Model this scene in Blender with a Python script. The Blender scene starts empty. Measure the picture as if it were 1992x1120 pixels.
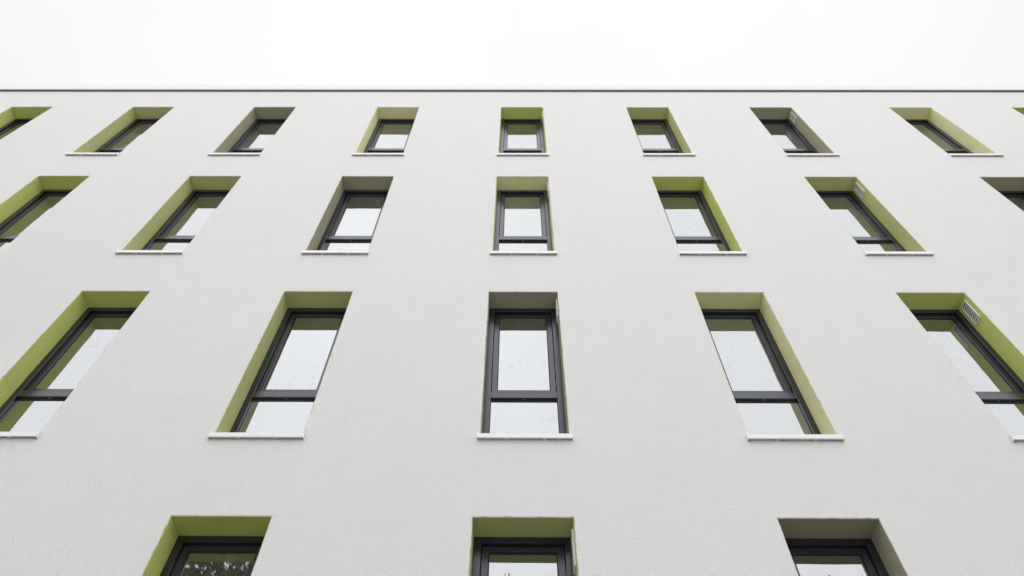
import bpy, bmesh, math, random
from mathutils import Vector, Matrix
scene = bpy.context.scene
COL = scene.collection
R_ = math.radians
random.seed(7)
EYE = 1.60            # camera height above the ground, metres

# ------------------------------------------------------------------ camera
cam_data = bpy.data.cameras.new("camera")
cam = bpy.data.objects.new("camera", cam_data)
COL.objects.link(cam)
yaw, pitch, roll = R_(0.6245), R_(57.935), R_(0.6514)
Rv = Vector((math.cos(yaw), math.sin(yaw), 0))
Fv = Vector((-math.sin(yaw) * math.cos(pitch), math.cos(yaw) * math.cos(pitch), math.sin(pitch)))
Uv = Rv.cross(Fv)
Rr = math.cos(roll) * Rv + math.sin(roll) * Uv
Ur = math.cos(roll) * Uv - math.sin(roll) * Rv
M = Matrix.Identity(4)
for i in range(3):
    M[i][0] = Rr[i]; M[i][1] = Ur[i]; M[i][2] = -Fv[i]
M[0][3], M[1][3], M[2][3] = 0.0, -4.076, EYE
cam.matrix_world = M
cam_data.sensor_width = 36
cam_data.lens = 26.35
cam_data.clip_start = 0.05
cam_data.clip_end = 3000
cam_data.dof.use_dof = True
cam_data.dof.focus_distance = 6.8
cam_data.dof.aperture_fstop = 1.5
scene.camera = cam

# ------------------------------------------------------------------ sky, sun, exposure
SUN_EL, SUN_AZ = R_(58), R_(196)          # azimuth clockwise from +Y: behind the camera, a little left
world = bpy.data.worlds.new("World"); scene.world = world
world.use_nodes = True
nt = world.node_tree
for n in list(nt.nodes): nt.nodes.remove(n)
N = nt.nodes.new; L = nt.links.new
sky = N('ShaderNodeTexSky'); sky.sky_type = 'NISHITA'; sky.sun_disc = False
sky.sun_elevation = SUN_EL; sky.sun_rotation = SUN_AZ
sky.air_density = 1.0; sky.dust_density = 3.0
hs = N('ShaderNodeHueSaturation'); hs.inputs['Saturation'].default_value = 0.10
L(sky.outputs[0], hs.inputs['Color'])
tc = N('ShaderNodeTexCoord')
cl = N('ShaderNodeTexNoise'); cl.inputs['Scale'].default_value = 2.2; cl.inputs['Detail'].default_value = 4
L(tc.outputs['Generated'], cl.inputs['Vector'])
cr = N('ShaderNodeValToRGB')
cr.color_ramp.elements[0].position = 0.3; cr.color_ramp.elements[0].color = (13.3, 13.4, 13.7, 1)
cr.color_ramp.elements[1].position = 0.75; cr.color_ramp.elements[1].color = (14.7, 14.7, 14.8, 1)
L(cl.outputs['Fac'], cr.inputs[0])
mx = N('ShaderNodeMix'); mx.data_type = 'RGBA'; mx.inputs['Factor'].default_value = 0.88   # the cloud deck over the clear sky
sx = N('ShaderNodeSeparateXYZ'); L(tc.outputs['Generated'], sx.inputs[0])
gr = N('ShaderNodeMapRange'); gr.inputs['To Min'].default_value = 0.60; gr.inputs['To Max'].default_value = 1.15   # overcast: brightest overhead
L(sx.outputs['Z'], gr.inputs['Value'])
vm = N('ShaderNodeVectorMath'); vm.operation = 'SCALE'; L(cr.outputs[0], vm.inputs[0]); L(gr.outputs[0], vm.inputs['Scale'])
L(hs.outputs[0], mx.inputs['A']); L(vm.outputs[0], mx.inputs['B'])
bg = N('ShaderNodeBackground'); bg.inputs['Strength'].default_value = 0.066
out = N('ShaderNodeOutputWorld')
L(mx.outputs['Result'], bg.inputs['Color']); L(bg.outputs[0], out.inputs['Surface'])

sd = bpy.data.lights.new("sun", 'SUN'); sd.energy = 2.55; sd.angle = R_(172); sd.color = (1.0, 0.992, 0.98)
sun = bpy.data.objects.new("sun", sd); COL.objects.link(sun)
sdir = Vector((math.sin(SUN_AZ) * math.cos(SUN_EL), math.cos(SUN_AZ) * math.cos(SUN_EL), math.sin(SUN_EL)))
sun.rotation_euler = (-sdir).to_track_quat('-Z', 'Y').to_euler()
sun.location = (0, -10, 30)

vs = scene.view_settings
vs.view_transform = 'Standard'; vs.look = 'None'; vs.gamma = 1; vs.exposure = 0.11
scene.render.engine = 'CYCLES'
scene.cycles.max_bounces = 8
scene.cycles.diffuse_bounces = 5

# ------------------------------------------------------------------ materials
def mat(name, col, rough=0.6, metal=0.0, ior=1.5, bump=None, mottle=None, spec=0.5):
    """bump = [(scale, distance)...]; mottle = (scale, amount)"""
    m = bpy.data.materials.new(name); m.use_nodes = True
    t = m.node_tree; b = t.nodes['Principled BSDF']
    b.inputs['Base Color'].default_value = (*col, 1)
    b.inputs['Roughness'].default_value = rough
    b.inputs['Metallic'].default_value = metal
    b.inputs['IOR'].default_value = ior
    b.inputs['Specular IOR Level'].default_value = spec
    g = t.nodes.new('ShaderNodeNewGeometry')
    if mottle:
        acc = None
        for sc, am in mottle:
            n = t.nodes.new('ShaderNodeTexNoise'); n.inputs['Scale'].default_value = sc
            n.inputs['Detail'].default_value = 5; n.inputs['Roughness'].default_value = 0.6
            t.links.new(g.outputs['Position'], n.inputs['Vector'])
            mr = t.nodes.new('ShaderNodeMapRange')
            mr.inputs['From Min'].default_value = 0.25; mr.inputs['From Max'].default_value = 0.75
            mr.inputs['To Min'].default_value = 1 - am; mr.inputs['To Max'].default_value = 1 + am
            t.links.new(n.outputs['Fac'], mr.inputs['Value'])
            if acc is None: acc = mr.outputs[0]
            else:
                mu = t.nodes.new('ShaderNodeMath'); mu.operation = 'MULTIPLY'
                t.links.new(acc, mu.inputs[0]); t.links.new(mr.outputs[0], mu.inputs[1]); acc = mu.outputs[0]
        vm = t.nodes.new('ShaderNodeVectorMath'); vm.operation = 'SCALE'
        vm.inputs[0].default_value = col
        t.links.new(acc, vm.inputs['Scale'])
        t.links.new(vm.outputs[0], b.inputs['Base Color'])
    if bump:
        prev = None
        for sc, dist in bump:
            n = t.nodes.new('ShaderNodeTexNoise'); n.inputs['Scale'].default_value = sc
            n.inputs['Detail'].default_value = 3; n.inputs['Roughness'].default_value = 0.55
            t.links.new(g.outputs['Position'], n.inputs['Vector'])
            bp = t.nodes.new('ShaderNodeBump'); bp.inputs['Distance'].default_value = dist
            bp.inputs['Strength'].default_value = 1.0
            t.links.new(n.outputs['Fac'], bp.inputs['Height'])
            if prev: t.links.new(prev, bp.inputs['Normal'])
            prev = bp.outputs[0]
        t.links.new(prev, b.inputs['Normal'])
    return m

PLBUMP = [(85, 0.0066), (210, 0.0040)]
M_wall = mat('white_stucco', (0.80, 0.80, 0.808), 0.95, bump=PLBUMP, mottle=[(120, 0.13), (45, 0.03), (0.55, 0.018), (4, 0.012)], spec=0.1)
GREENS = [
    ('lime_plaster',  (0.63, 0.68, 0.225), 'bright lime green plaster reveal'),
    ('moss_plaster',  (0.59, 0.61, 0.285), 'soft moss green plaster reveal'),
    ('grey_plaster',  (0.42, 0.41, 0.295), 'dull grey green plaster reveal'),
    ('pale_plaster',  (0.83, 0.83, 0.49), 'pale yellow green plaster reveal'),
]
M_green = [mat(n, c, 0.92, bump=PLBUMP, mottle=[(90, 0.07), (6, 0.04)], spec=0.12) for n, c, _ in GREENS]
M_frame = mat('anthracite_aluminium', (0.014, 0.015, 0.022), 0.24, ior=1.72, bump=[(900, 0.0002)], mottle=[(12, 0.10)])
M_frame.node_tree.nodes['Principled BSDF'].inputs['Specular Tint'].default_value = (0.86, 0.89, 1.0, 1)
M_gasket = mat('black_rubber', (0.012, 0.012, 0.013), 0.6)
M_sill = mat('white_coated_aluminium', (0.84, 0.83, 0.84), 0.32, mottle=[(14, 0.03)])
M_bracket = mat('grey_sill_bracket', (0.62, 0.61, 0.60), 0.5)
M_cover = mat('drain_cover_plastic', (0.10, 0.10, 0.11), 0.5)
M_cap = mat('pale_sheet_metal', (0.63, 0.665, 0.66), 0.35, metal=0.0, mottle=[(3, 0.03)])
M_lip = mat('grey_sheet_metal', (0.55, 0.58, 0.55), 0.4, metal=0.0, mottle=[(3, 0.05)])
M_shadow_gap = mat('painted_gap_shade', (0.13, 0.13, 0.13), 0.8)  # dark colour standing in for the shade under the capping
M_vent = mat('white_grille_plastic', (0.80, 0.80, 0.78), 0.45)
M_dark = mat('duct_dark', (0.10, 0.10, 0.10), 0.8)
M_roof = mat('bitumen_roof', (0.10, 0.10, 0.10), 0.9, mottle=[(8, 0.2)])
M_bark = mat('tree_bark', (0.13, 0.11, 0.09), 0.9, bump=[(14, 0.03)], mottle=[(6, 0.3)])

# coated double glazing: a strong mirror over a dark room, with a thin film of dust and dried drops
M_pane = bpy.data.materials.new('coated_glass'); M_pane.use_nodes = True
t = M_pane.node_tree; b = t.nodes['Principled BSDF']
b.inputs['Base Color'].default_value = (0.018, 0.021, 0.020, 1)
b.inputs['Roughness'].default_value = 0.012
b.inputs['Specular Tint'].default_value = (0.945, 0.968, 1.0, 1)
b.inputs['IOR'].default_value = 4.8
g = t.nodes.new('ShaderNodeNewGeometry')
mp = t.nodes.new('ShaderNodeMapping'); mp.inputs['Scale'].default_value = (1, 1, 0.6)
t.links.new(g.outputs['Position'], mp.inputs['Vector'])
n1 = t.nodes.new('ShaderNodeTexNoise'); n1.inputs['Scale'].default_value = 16; n1.inputs['Detail'].default_value = 6; n1.inputs['Roughness'].default_value = 0.7
t.links.new(mp.outputs[0], n1.inputs['Vector'])
n2 = t.nodes.new('ShaderNodeTexNoise'); n2.inputs['Scale'].default_value = 2.4; n2.inputs['Detail'].default_value = 3
t.links.new(g.outputs['Position'], n2.inputs['Vector'])
r1 = t.nodes.new('ShaderNodeMapRange'); r1.inputs['From Min'].default_value = 0.50; r1.inputs['From Max'].default_value = 0.78
t.links.new(n1.outputs['Fac'], r1.inputs['Value'])
r2 = t.nodes.new('ShaderNodeMapRange'); r2.inputs['From Min'].default_value = 0.46; r2.inputs['From Max'].default_value = 0.66; r2.inputs['To Max'].default_value = 0.28
t.links.new(n2.outputs['Fac'], r2.inputs['Value'])
mu = t.nodes.new('ShaderNodeMath'); mu.operation = 'MULTIPLY'
t.links.new(r1.outputs[0], mu.inputs[0]); t.links.new(r2.outputs[0], mu.inputs[1])
ad = t.nodes.new('ShaderNodeMath'); ad.operation = 'ADD'; ad.inputs[1].default_value = 0.025
t.links.new(mu.outputs[0], ad.inputs[0])
df = t.nodes.new('ShaderNodeBsdfDiffuse'); df.inputs['Color'].default_value = (0.5, 0.51, 0.5, 1)
ms = t.nodes.new('ShaderNodeMixShader')
t.links.new(ad.outputs[0], ms.inputs[0]); t.links.new(b.outputs[0], ms.inputs[1]); t.links.new(df.outputs[0], ms.inputs[2])
t.links.new(ms.outputs[0], t.nodes['Material Output'].inputs['Surface'])
# float glass is never perfectly flat
nb = t.nodes.new('ShaderNodeTexNoise'); nb.inputs['Scale'].default_value = 3.0; nb.inputs['Detail'].default_value = 1
t.links.new(g.outputs['Position'], nb.inputs['Vector'])
bp = t.nodes.new('ShaderNodeBump'); bp.inputs['Distance'].default_value = 0.0012
t.links.new(nb.outputs['Fac'], bp.inputs['Height']); t.links.new(bp.outputs[0], b.inputs['Normal'])

# ------------------------------------------------------------------ helpers
def link(name, bm, mats, parent=None, label=None):
    me = bpy.data.meshes.new(name)
    bmesh.ops.recalc_face_normals(bm, faces=bm.faces)
    bm.to_mesh(me); bm.free()
    for m in (mats if isinstance(mats, (list, tuple)) else [mats]): me.materials.append(m)
    o = bpy.data.objects.new(name, me); COL.objects.link(o)
    if parent: o.parent = parent
    if label: o['label'] = label
    return o

def box(bm, x0, x1, y0, y1, z0, z1, mi=0, bev=0.0):
    vs_ = [bm.verts.new((x, y, z)) for x in (x0, x1) for y in (y0, y1) for z in (z0, z1)]
    f = []
    for q in ((0,1,3,2), (4,6,7,5), (0,4,5,1), (2,3,7,6), (0,2,6,4), (1,5,7,3)):
        fc = bm.faces.new([vs_[i] for i in q]); fc.material_index = mi; f.append(fc)
    if bev:
        es = list({e for fc in f for e in fc.edges})
        r = bmesh.ops.bevel(bm, geom=es, offset=bev, segments=2, affect='EDGES', profile=0.5)
        for fc in r['faces']: fc.material_index = mi

def ring(bm, x0, x1, z0, z1, w, y0, y1, mi=0, bev=0.0015, wb=None, mitre=True):
    """mitred rectangular frame, outer rectangle x0..x1 z0..z1, profile width w, front y0, back y1, softened inner and outer arris"""
    wb = w if wb is None else wb
    def rect(ix, iz, ib, y): return [bm.verts.new(p) for p in ((x0+ix, y, z0+ib), (x1-ix, y, z0+ib), (x1-ix, y, z1-iz), (x0+ix, y, z1-iz))]
    loops = [rect(0,0,0,y1), rect(0,0,0,y0+bev), rect(bev,bev,bev,y0), rect(w-bev,w-bev,wb-bev,y0), rect(w,w,wb,y0+bev), rect(w,w,wb,y1)]
    for k in range(6):
        a, c = loops[k], loops[(k+1) % 6]
        for i in range(4):
            j = (i+1) % 4
            bm.faces.new((a[i], a[j], c[j], c[i])).material_index = mi

def struct(o): o['kind'] = 'structure'; return o

# ------------------------------------------------------------------ dimensions (metres)
W, H, DEP = 0.692, 2.085, 0.2026              # opening width, height, reveal depth
HEADS = {4: 3.535 + EYE, 3: 6.435 + EYE, 2: 9.335 + EYE, 1: 12.187 + EYE}
WALL_TOP = 13.035 + EYE
X_END = 16.5
XS = {
 1: [-12.55, -10.50, -8.452, -6.416, -4.380, -2.322, -0.259, 1.827, 3.869, 6.187, 8.216, 10.27, 12.33],
 2: [-12.55, -10.50, -8.470, -6.449, -4.403, -2.346, -0.267, 1.816, 3.860, 6.204, 8.220, 10.27, 12.33],
 3: [-12.55, -10.52, -8.480, -6.460, -4.428, -2.360, -0.277, 1.811, 3.849, 6.200, 8.220, 10.27, 12.33],
 4: [-12.56, -10.52, -8.490, -6.460, -4.440, -2.378, -0.296, 1.799, 3.850, 6.190, 8.220, 10.27, 12.33],
}

# ------------------------------------------------------------------ setting
bm = bmesh.new()
s = 1500
v = [bm.verts.new(p) for p in ((-s, -s, 0), (s, -s, 0), (s, s, 0), (-s, s, 0))]
bm.faces.new(v)
M_ground = mat('lawn_soil', (0.05, 0.055, 0.035), 0.95, mottle=[(0.4, 0.2), (12, 0.25)], bump=[(30, 0.03)], spec=0.1)
struct(link('ground', bm, M_ground))
bm = bmesh.new()
box(bm, -140, 140, -120.0, -5.4, -0.05, 0.05)  # unseen paving, made pale and wide to bounce light up into the soffits
M_pave = mat('pale_paving', (0.72, 0.70, 0.67), 0.9, mottle=[(3, 0.10), (40, 0.10)], bump=[(60, 0.004)], spec=0.2)
struct(link('bounce_paving', bm, M_pave))
bm = bmesh.new()
box(bm, -22, 22, -0.45, -0.005, -0.05, 0.03)
M_gravel = mat('drip_strip_gravel', (0.30, 0.29, 0.28), 0.95, mottle=[(60, 0.4)], bump=[(70, 0.02)], spec=0.1)
struct(link('gravel_strip', bm, M_gravel))

# ------------------------------------------------------------------ the building
bld = bpy.data.objects.new('apartment_building', None); COL.objects.link(bld)
bld.location = (0, 0, 0)
bld['label'] = 'white stucco apartment block with staggered tall windows in green painted reveals'
bld['category'] = 'building'

bm = bmesh.new()
def q(*pts):
    bm.faces.new([bm.verts.new(p) for p in pts])
CH = 0.010            # hole is cut this much larger, then an uneven plaster arris closes it
LIN = 0.003           # thickness of the painted coat inside the opening
zprev = 0.0
for r in (4, 3, 2, 1):
    zt = HEADS[r] + CH; zb = HEADS[r] - H - CH
    q((-X_END, 0, zprev), (X_END, 0, zprev), (X_END, 0, zb), (-X_END, 0, zb))
    xp = -X_END
    for x in XS[r]:
        q((xp, 0, zb), (x-CH, 0, zb), (x-CH, 0, zt), (xp, 0, zt)); xp = x + W + CH
    q((xp, 0, zb), (X_END, 0, zb), (X_END, 0, zt), (xp, 0, zt))
    for x in XS[r]:
        a0, a1, b0, b1 = x-CH, x+W+CH, zb, zt
        o0, o1, p0, p1 = x-LIN, x+W+LIN, HEADS[r]-H-LIN, HEADS[r]+LIN
        # uneven arris: left, right, top, bottom
        def strip(pa, pb, qa, qb, inward):
            k = max(4, int((Vector(pb)-Vector(pa)).length / 0.022))
            prev = None; jit = 0
            for i in range(k+1):
                f = i / k
                A = Vector(pa).lerp(Vector(pb), f); B = Vector(qa).lerp(Vector(qb), f)
                if 0 < i < k:
                    jit = 0.5*jit + random.gauss(0, 0.0011)
                    B = B + Vector(inward) * max(-0.002, min(0.003, jit + 0.0005))
                mid = A.lerp(B, 0.45); mid.y = 0.0006
                cur = (bm.verts.new(A), bm.verts.new(mid), bm.verts.new(B))
                if prev:
                    bm.faces.new((prev[0], cur[0], cur[1], prev[1])); bm.faces.new((prev[1], cur[1], cur[2], prev[2]))
                prev = cur
        e = 0.005
        strip((a0,0,b0), (a0,0,b1), (o0,e,p0), (o0,e,p1), (1,0,0))
        strip((a1,0,b0), (a1,0,b1), (o1,e,p0), (o1,e,p1), (-1,0,0))
        strip((a0,0,b1), (a1,0,b1), (o0,e,p1), (o1,e,p1), (0,0,-1))
        strip((a0,0,b0), (a1,0,b0), (o0,e,p0), (o1,e,p0), (0,0,1))
        d = 0.32
        q((o0,e,p0), (o0,d,p0), (o0,d,p1), (o0,e,p1)); q((o1,e,p0), (o1,e,p1), (o1,d,p1), (o1,d,p0))
        q((o0,e,p1), (o0,d,p1), (o1,d,p1), (o1,e,p1)); q((o0,e,p0), (o1,e,p0), (o1,d,p0), (o0,d,p0))
        q((o0,d,p0), (o1,d,p0), (o1,d,p1), (o0,d,p1))
    zprev = zt
q((-X_END, 0, zprev), (X_END, 0, zprev), (X_END, 0, WALL_TOP), (-X_END, 0, WALL_TOP))
DB = 13.0
q((-X_END,0,0), (-X_END,0,WALL_TOP), (-X_END,DB,WALL_TOP), (-X_END,DB,0))
q((X_END,0,0), (X_END,DB,0), (X_END,DB,WALL_TOP), (X_END,0,WALL_TOP))
q((-X_END,DB,0), (-X_END,DB,WALL_TOP), (X_END,DB,WALL_TOP), (X_END,DB,0))
me = bpy.data.meshes.new('wall'); bm.to_mesh(me); bm.free(); me.materials.append(M_wall)
wall = bpy.data.objects.new('wall', me); COL.objects.link(wall); wall.parent = bld

# roof with its metal parapet capping
bm = bmesh.new()
box(bm, -X_END+0.02, X_END-0.02, 0.35, DB-0.02, WALL_TOP-0.15, WALL_TOP+0.02)
link('roof', bm, M_roof, bld)
bm = bmesh.new()
OV = 0.026
box(bm, -X_END-OV, X_END+OV, -OV, 0.40, WALL_TOP+0.004, WALL_TOP+0.30, 0, bev=0.004)       # pale fascia and top
cap = link('parapet_capping', bm, [M_cap], bld)
bm = bmesh.new()
box(bm, -X_END-OV-0.006, X_END+OV+0.006, -OV-0.008, -OV-0.001, WALL_TOP-0.012, WALL_TOP+0.045, 0, bev=0.002)
link('drip_edge', bm, [M_lip], cap)
bm = bmesh.new()
box(bm, -X_END, X_END, -OV+0.002, -0.001, WALL_TOP-0.030, WALL_TOP+0.002, 0)  # solid dark strip in place of the capping's shaded underside
link('gap_shade_strip', bm, [M_shadow_gap], cap)
xj = -15.9
while xj < 16:
    bm = bmesh.new()
    box(bm, xj-0.035, xj+0.035, -OV-0.0125, -OV-0.0085, WALL_TOP-0.014, WALL_TOP+0.050, 0, bev=0.001)
    link('joint_cover', bm, [M_cap], cap)
    xj += 1.47

# --- one window with its parts; origin at the head corner (x0, wall plane, head)
FR, SA = 0.055, 0.052
TR1, TR0 = -1.325, -1.405                    # transom top and bottom
Y_F, Y_S, Y_G, Y_L = DEP, DEP+0.026, DEP+0.042, DEP+0.030    # frame face, sash face, upper and lower glass
bm = bmesh.new()
ring(bm, 0.001, W-0.001, -H+0.001, -0.001, FR, Y_F, Y_F+0.075, bev=0.002)
box(bm, FR-0.0005, W-FR+0.0005, Y_F+0.0012, Y_F+0.07, TR0, TR1, bev=0.002)
# drain caps on the transom
box(bm, W/2-0.016, W/2+0.016, Y_F+0.012, Y_F+0.024, TR0-0.0035, TR0+0.002, 1)
win0 = link('window', bm, [M_frame, M_cover], bld)
bm = bmesh.new()
g_ = 0.003
ring(bm, FR+g_, W-FR-g_, TR1+g_, -FR-g_, SA, Y_S, Y_S+0.05, bev=0.003)
sash0 = link('sash', bm, [M_frame], win0)
bm = bmesh.new()
# the rubber seals: between frame and sash, round the upper pane, round the lower pane
ring(bm, FR-0.001, W-FR+0.001, TR1-0.001, -FR+0.001, 0.010, Y_S+0.012, Y_S+0.018, bev=0.0005)
ring(bm, FR+g_+SA-0.001, W-FR-g_-SA+0.001, TR1+g_+SA-0.001, -FR-g_-SA+0.001, 0.006, Y_G-0.005, Y_G+0.004, bev=0.001)
ring(bm, FR-0.001, W-FR+0.001, -H+FR-0.001, TR0+0.001, 0.006, Y_L-0.003, Y_L+0.004, bev=0.001)
seal0 = link('gasket', bm, [M_gasket], win0)
bm = bmesh.new()
a = FR+g_+SA-0.002
box(bm, a, W-a, Y_G, Y_G+0.024, TR1+g_+SA-0.002, -FR-g_-SA+0.002)
box(bm, FR-0.002, W-FR+0.002, Y_L, Y_L+0.024, -H+FR-0.002, TR0+0.003)
pane0 = link('pane', bm, [M_pane], win0)
# two hinge caps in the joint on the right
hinges = []
for zc in (-0.30, -1.22):
    bm = bmesh.new()
    box(bm, W-FR-0.004, W-FR+0.009, Y_F-0.004, Y_F+0.022, zc-0.03, zc+0.03, 0, bev=0.003)
    hinges.append(link('hinge', bm, [M_frame], win0))
# metal window sill: sloping top, folded front lip, hollow below, end caps
bm = bmesh.new()
x0, x1 = -0.020, W+0.020
zb, zf = -H-0.002, -H-0.016
prof = [(0.24, -H+0.012), (-0.029, zf), (-0.031, zf-0.003), (-0.031, zf-0.047), (-0.021, zf-0.049), (-0.021, zf-0.0465), (-0.0285, zf-0.0445), (-0.0285, zf-0.006), (0.24, -H+0.008)]
def extrude(prof, xa, xb, mi=0):
    va = [bm.verts.new((xa, y, z)) for y, z in prof]; vb = [bm.verts.new((xb, y, z)) for y, z in prof]
    k = len(prof)
    for i in range(k):
        j = (i+1) % k
        bm.faces.new((va[i], va[j], vb[j], vb[i])).material_index = mi
    bm.faces.new(va).material_index = mi; bm.faces.new(list(reversed(vb))).material_index = mi
# inside the opening
extrude([(0.24, -H+0.012), (0.006, -H-0.0125), (0.006, -H-0.018), (0.24, -H+0.006)], 0.001, W-0.001)
# in front of the wall
extrude([(-0.0015, -H-0.0118), (-0.029, zf), (-0.031, zf-0.003), (-0.031, zf-0.047), (-0.021, zf-0.049), (-0.021, zf-0.0465), (-0.0285, zf-0.0445), (-0.0285, zf-0.006), (-0.0015, -H-0.0178)], x0, x1)
box(bm, 0.001, W-0.001, -0.0015, 0.006, -H-0.0175, -H-0.0122)
for xa, xb in ((x0-0.005, x0), (x1, x1+0.005)):
    box(bm, xa, xb, -0.033, -0.0012, zf-0.051, -H+0.004, 0, bev=0.0015)
for xc in (W*0.30, W*0.72):
    box(bm, xc-0.014, xc+0.014, -0.0270, -0.0015, zf-0.0480, zf-0.038, 1, bev=0.001)
sill0 = link('window_sill', bm, [M_sill, M_bracket], win0)
# the painted coat of the reveal: left, right and head
rev_mesh = []
for k in range(4):
    bm = bmesh.new()
    p = [(-LIN+0.0002, -H), (-LIN+0.0002, LIN-0.0002), (W+LIN-0.0002, LIN-0.0002), (W+LIN-0.0002, -H), (W, -H), (W, 0), (0, 0), (0, -H)]
    fa = [bm.verts.new((x, 0.0062, z)) for x, z in p]; fb = [bm.verts.new((x, 0.27, z)) for x, z in p]
    for i in range(8):
        j = (i+1) % 8; bm.faces.new((fa[i], fa[j], fb[j], fb[i]))
    for fr in (fa, fb):
        bm.faces.new((fr[0], fr[1], fr[6], fr[7])); bm.faces.new((fr[1], fr[2], fr[5], fr[6])); bm.faces.new((fr[2], fr[3], fr[4], fr[5]))
    bmesh.ops.recalc_face_normals(bm, faces=bm.faces)
    me = bpy.data.meshes.new('reveal'); bm.to_mesh(me); bm.free(); me.materials.append(M_green[k]); rev_mesh.append(me)
rev0 = bpy.data.objects.new('reveal', rev_mesh[0]); COL.objects.link(rev0); rev0.parent = win0
# air inlet grille on the right hand reveal
bm = bmesh.new()
ya, yb, za, zc = 0.055, 0.160, -0.345, -0.050
xw = W - 0.0005
box(bm, xw-0.002, xw, ya+0.006, yb-0.006, za+0.006, zc-0.006, 1)
fw = 0.013
box(bm, xw-0.013, xw, ya, ya+fw, za, zc, 0, bev=0.002); box(bm, xw-0.013, xw, yb-fw, yb, za, zc, 0, bev=0.002)
box(bm, xw-0.0128, xw, ya+fw, yb-fw, za, za+fw, 0); box(bm, xw-0.0128, xw, ya+fw, yb-fw, zc-fw, zc, 0)
ns = 9
for i in range(1, ns):
    z = za+fw + (zc-za-2*fw) * i/ns
    vs_ = []
    for xx, dz in ((xw-0.011, -0.010), (xw-0.011, 0.004), (xw-0.003, 0.008), (xw-0.003, -0.005)):
        vs_.append([bm.verts.new((xx, y, z+dz)) for y in (ya+fw, yb-fw)])
    for i2 in range(4):
        j2 = (i2+1) % 4; bm.faces.new((vs_[i2][0], vs_[j2][0], vs_[j2][1], vs_[i2][1]))
vent0 = link('vent_grille', bm, [M_vent, M_dark], win0)

subs = [sash0, seal0, pane0] + hinges + [sill0, rev0]
first = True
for r in (1, 2, 3, 4):
    for c, x in enumerate(XS[r]):
        k = (c - r) % 4                       # reveal colours step sideways from floor to floor
        k = {1: 0, 2: 1, 3: 2, 0: 3}[k]
        vent = (c % 2 == 0 and c != 10 and c != 12) or False
        if first:
            w = win0; mine = list(subs); wv = vent0
        else:
            w = win0.copy(); COL.objects.link(w); w.parent = bld
            mine = []
            for s0 in subs:
                s1 = s0.copy(); COL.objects.link(s1); s1.parent = w; mine.append(s1)
            wv = None
            if vent:
                wv = vent0.copy(); COL.objects.link(wv); wv.parent = w
        w.location = (x, 0, HEADS[r])
        rv = mine[-1]; rv.data = rev_mesh[k]; rv['label'] = GREENS[k][2]
        first = False

# ------------------------------------------------------------------ trees behind the camera: mirrored ones, and unseen side ones added to shade the wall
def leaf_mat(name, col):
    m = bpy.data.materials.new(name); m.use_nodes = True
    t = m.node_tree; b = t.nodes['Principled BSDF']
    g = t.nodes.new('ShaderNodeNewGeometry')
    r = t.nodes.new('ShaderNodeValToRGB')
    r.color_ramp.elements[0].color = (col[0]*0.6, col[1]*0.6, col[2]*0.6, 1)
    r.color_ramp.elements[1].color = (col[0]*1.5, col[1]*1.45, col[2]*1.3, 1)
    t.links.new(g.outputs['Random Per Island'], r.inputs[0]); t.links.new(r.outputs[0], b.inputs['Base Color'])
    b.inputs['Roughness'].default_value = 0.55
    return m
M_leafA = leaf_mat('leaf_green', (0.13, 0.15, 0.075))
M_leafB = leaf_mat('needle_green', (0.07, 0.10, 0.05))

def tube(bm, pts, rads, seg=7):
    rings = []
    for i, p in enumerate(pts):
        p = Vector(p)
        d = (Vector(pts[min(i+1, len(pts)-1)]) - Vector(pts[max(i-1, 0)])).normalized()
        u = d.orthogonal().normalized(); v = d.cross(u)
        rings.append([bm.verts.new(p + (u*math.cos(2*math.pi*k/seg) + v*math.sin(2*math.pi*k/seg)) * rads[i]) for k in range(seg)])
    for a, b in zip(rings, rings[1:]):
        for k in range(seg):
            j = (k+1) % seg; bm.faces.new((a[k], a[j], b[j], b[k]))
    bm.faces.new(rings[-1]); bm.faces.new(list(reversed(rings[0])))

def leaves(bm, c, spread, count, size, rnd):
    for _ in range(count):
        p = Vector(c) + Vector((rnd.gauss(0, 1), rnd.gauss(0, 1), rnd.gauss(0, 0.8))) * spread
        a = Vector((rnd.gauss(0, 1), rnd.gauss(0, 1), rnd.gauss(0, 1))).normalized()
        b = a.orthogonal().normalized() * size * rnd.uniform(0.35, 0.6); a = a * size * rnd.uniform(0.7, 1.2)
        bm.faces.new([bm.verts.new(v) for v in (p-a, p+b, p+a, p-b)])

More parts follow.
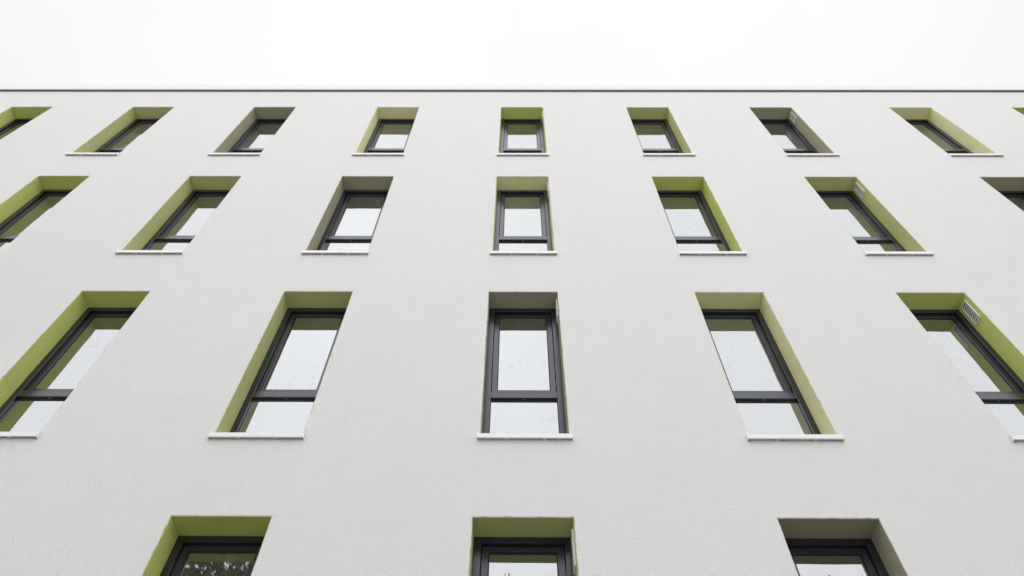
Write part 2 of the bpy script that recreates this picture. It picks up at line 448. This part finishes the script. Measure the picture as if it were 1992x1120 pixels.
def tree(name, label, cat, x, y, h, rad, seed, kind, group=None):
    rnd = random.Random(seed)
    root = bpy.data.objects.new(name, None); COL.objects.link(root); root.location = (x, y, 0)
    root['label'] = label; root['category'] = cat
    if group: root['group'] = group
    tb, lb = bmesh.new(), bmesh.new()
    n = 9
    pts = [(rnd.gauss(0, 0.04)*i, rnd.gauss(0, 0.04)*i, h*0.97*i/(n-1)) for i in range(n)]
    tube(tb, pts, [0.02*h*(1-0.93*i/(n-1)) for i in range(n)], 9)
    nb = 70 if kind == 'conifer' else 52
    for k in range(nb):
        f = rnd.uniform(0.16, 0.985) if kind == 'conifer' else rnd.uniform(0.28, 0.96)
        z = h*0.97*f
        i = min(n-2, int(f*(n-1))); base = Vector(pts[i]).lerp(Vector(pts[i+1]), f*(n-1)-i)
        az = rnd.uniform(0, 2*math.pi)
        if kind == 'conifer':
            ln = rad*(1.02-f)**0.9*rnd.uniform(0.75, 1.15) + 0.15; up = -0.12
        else:
            ln = rad*math.sin(math.pi*min(1, (f-0.15)/0.92))**0.6*rnd.uniform(0.55, 1.15) + 0.3; up = 0.55
        d = Vector((math.cos(az), math.sin(az), up)).normalized()
        p1 = base + d*ln*0.5 + Vector((0, 0, 0.04*ln)); p2 = base + d*ln
        tube(tb, [base, p1, p2], [0.03+0.012*ln, 0.02+0.006*ln, 0.008], 5)
        steps = max(2, int(ln/0.42))
        for s_ in range(steps):
            g2 = (s_+1)/steps
            if kind != 'conifer' and g2 < 0.35: continue
            c = base + d*ln*g2
            leaves(lb, c, 0.16 if kind == 'conifer' else 0.34, 22 if kind == 'conifer' else 80, 0.075 if kind == 'conifer' else 0.08, rnd)
    link('trunk', tb, M_bark, root)
    link('crown', lb, M_leafB if kind == 'conifer' else M_leafA, root)

tree('spruce_tree', 'tall slim spruce mirrored in the middle bottom window', 'tree', 0.2, -13.0, 15.7, 3.0, 3, 'conifer')
tree('broadleaf_tree', 'full leafy tree mirrored in the left bottom window', 'tree', -7.9, -14.0, 18.3, 3.4, 5, 'leaf')
tree('broadleaf_tree', 'tallest leafy tree standing behind the one mirrored bottom left', 'tree', -10.6, -18.5, 22.0, 4.2, 25, 'leaf')
tree('broadleaf_tree', 'tall leafy tree between the spruce and the bottom left mirrored tree', 'tree', -6.2, -19.5, 20.5, 3.8, 26, 'leaf')
tree('broadleaf_tree', 'leafy tree whose tip shows in the right bottom window', 'tree', 9.8, -14.5, 15.1, 2.8, 8, 'leaf')
tree('broadleaf_tree', 'broad leafy tree added to shade the left end of the facade', 'tree', -13.4, -4.6, 12.8, 4.3, 11, 'leaf')  # this and the next three: out of view, added to darken the wall ends
tree('broadleaf_tree', 'leafy tree added far left to shade the wall', 'tree', -18.5, -11.0, 17.5, 5.0, 12, 'leaf')
tree('broadleaf_tree', 'broad leafy tree added to shade the right end of the facade', 'tree', 14.0, -4.6, 12.8, 4.3, 13, 'leaf')
tree('broadleaf_tree', 'leafy tree added far right to shade the wall', 'tree', 19.0, -11.0, 17.5, 5.0, 14, 'leaf')
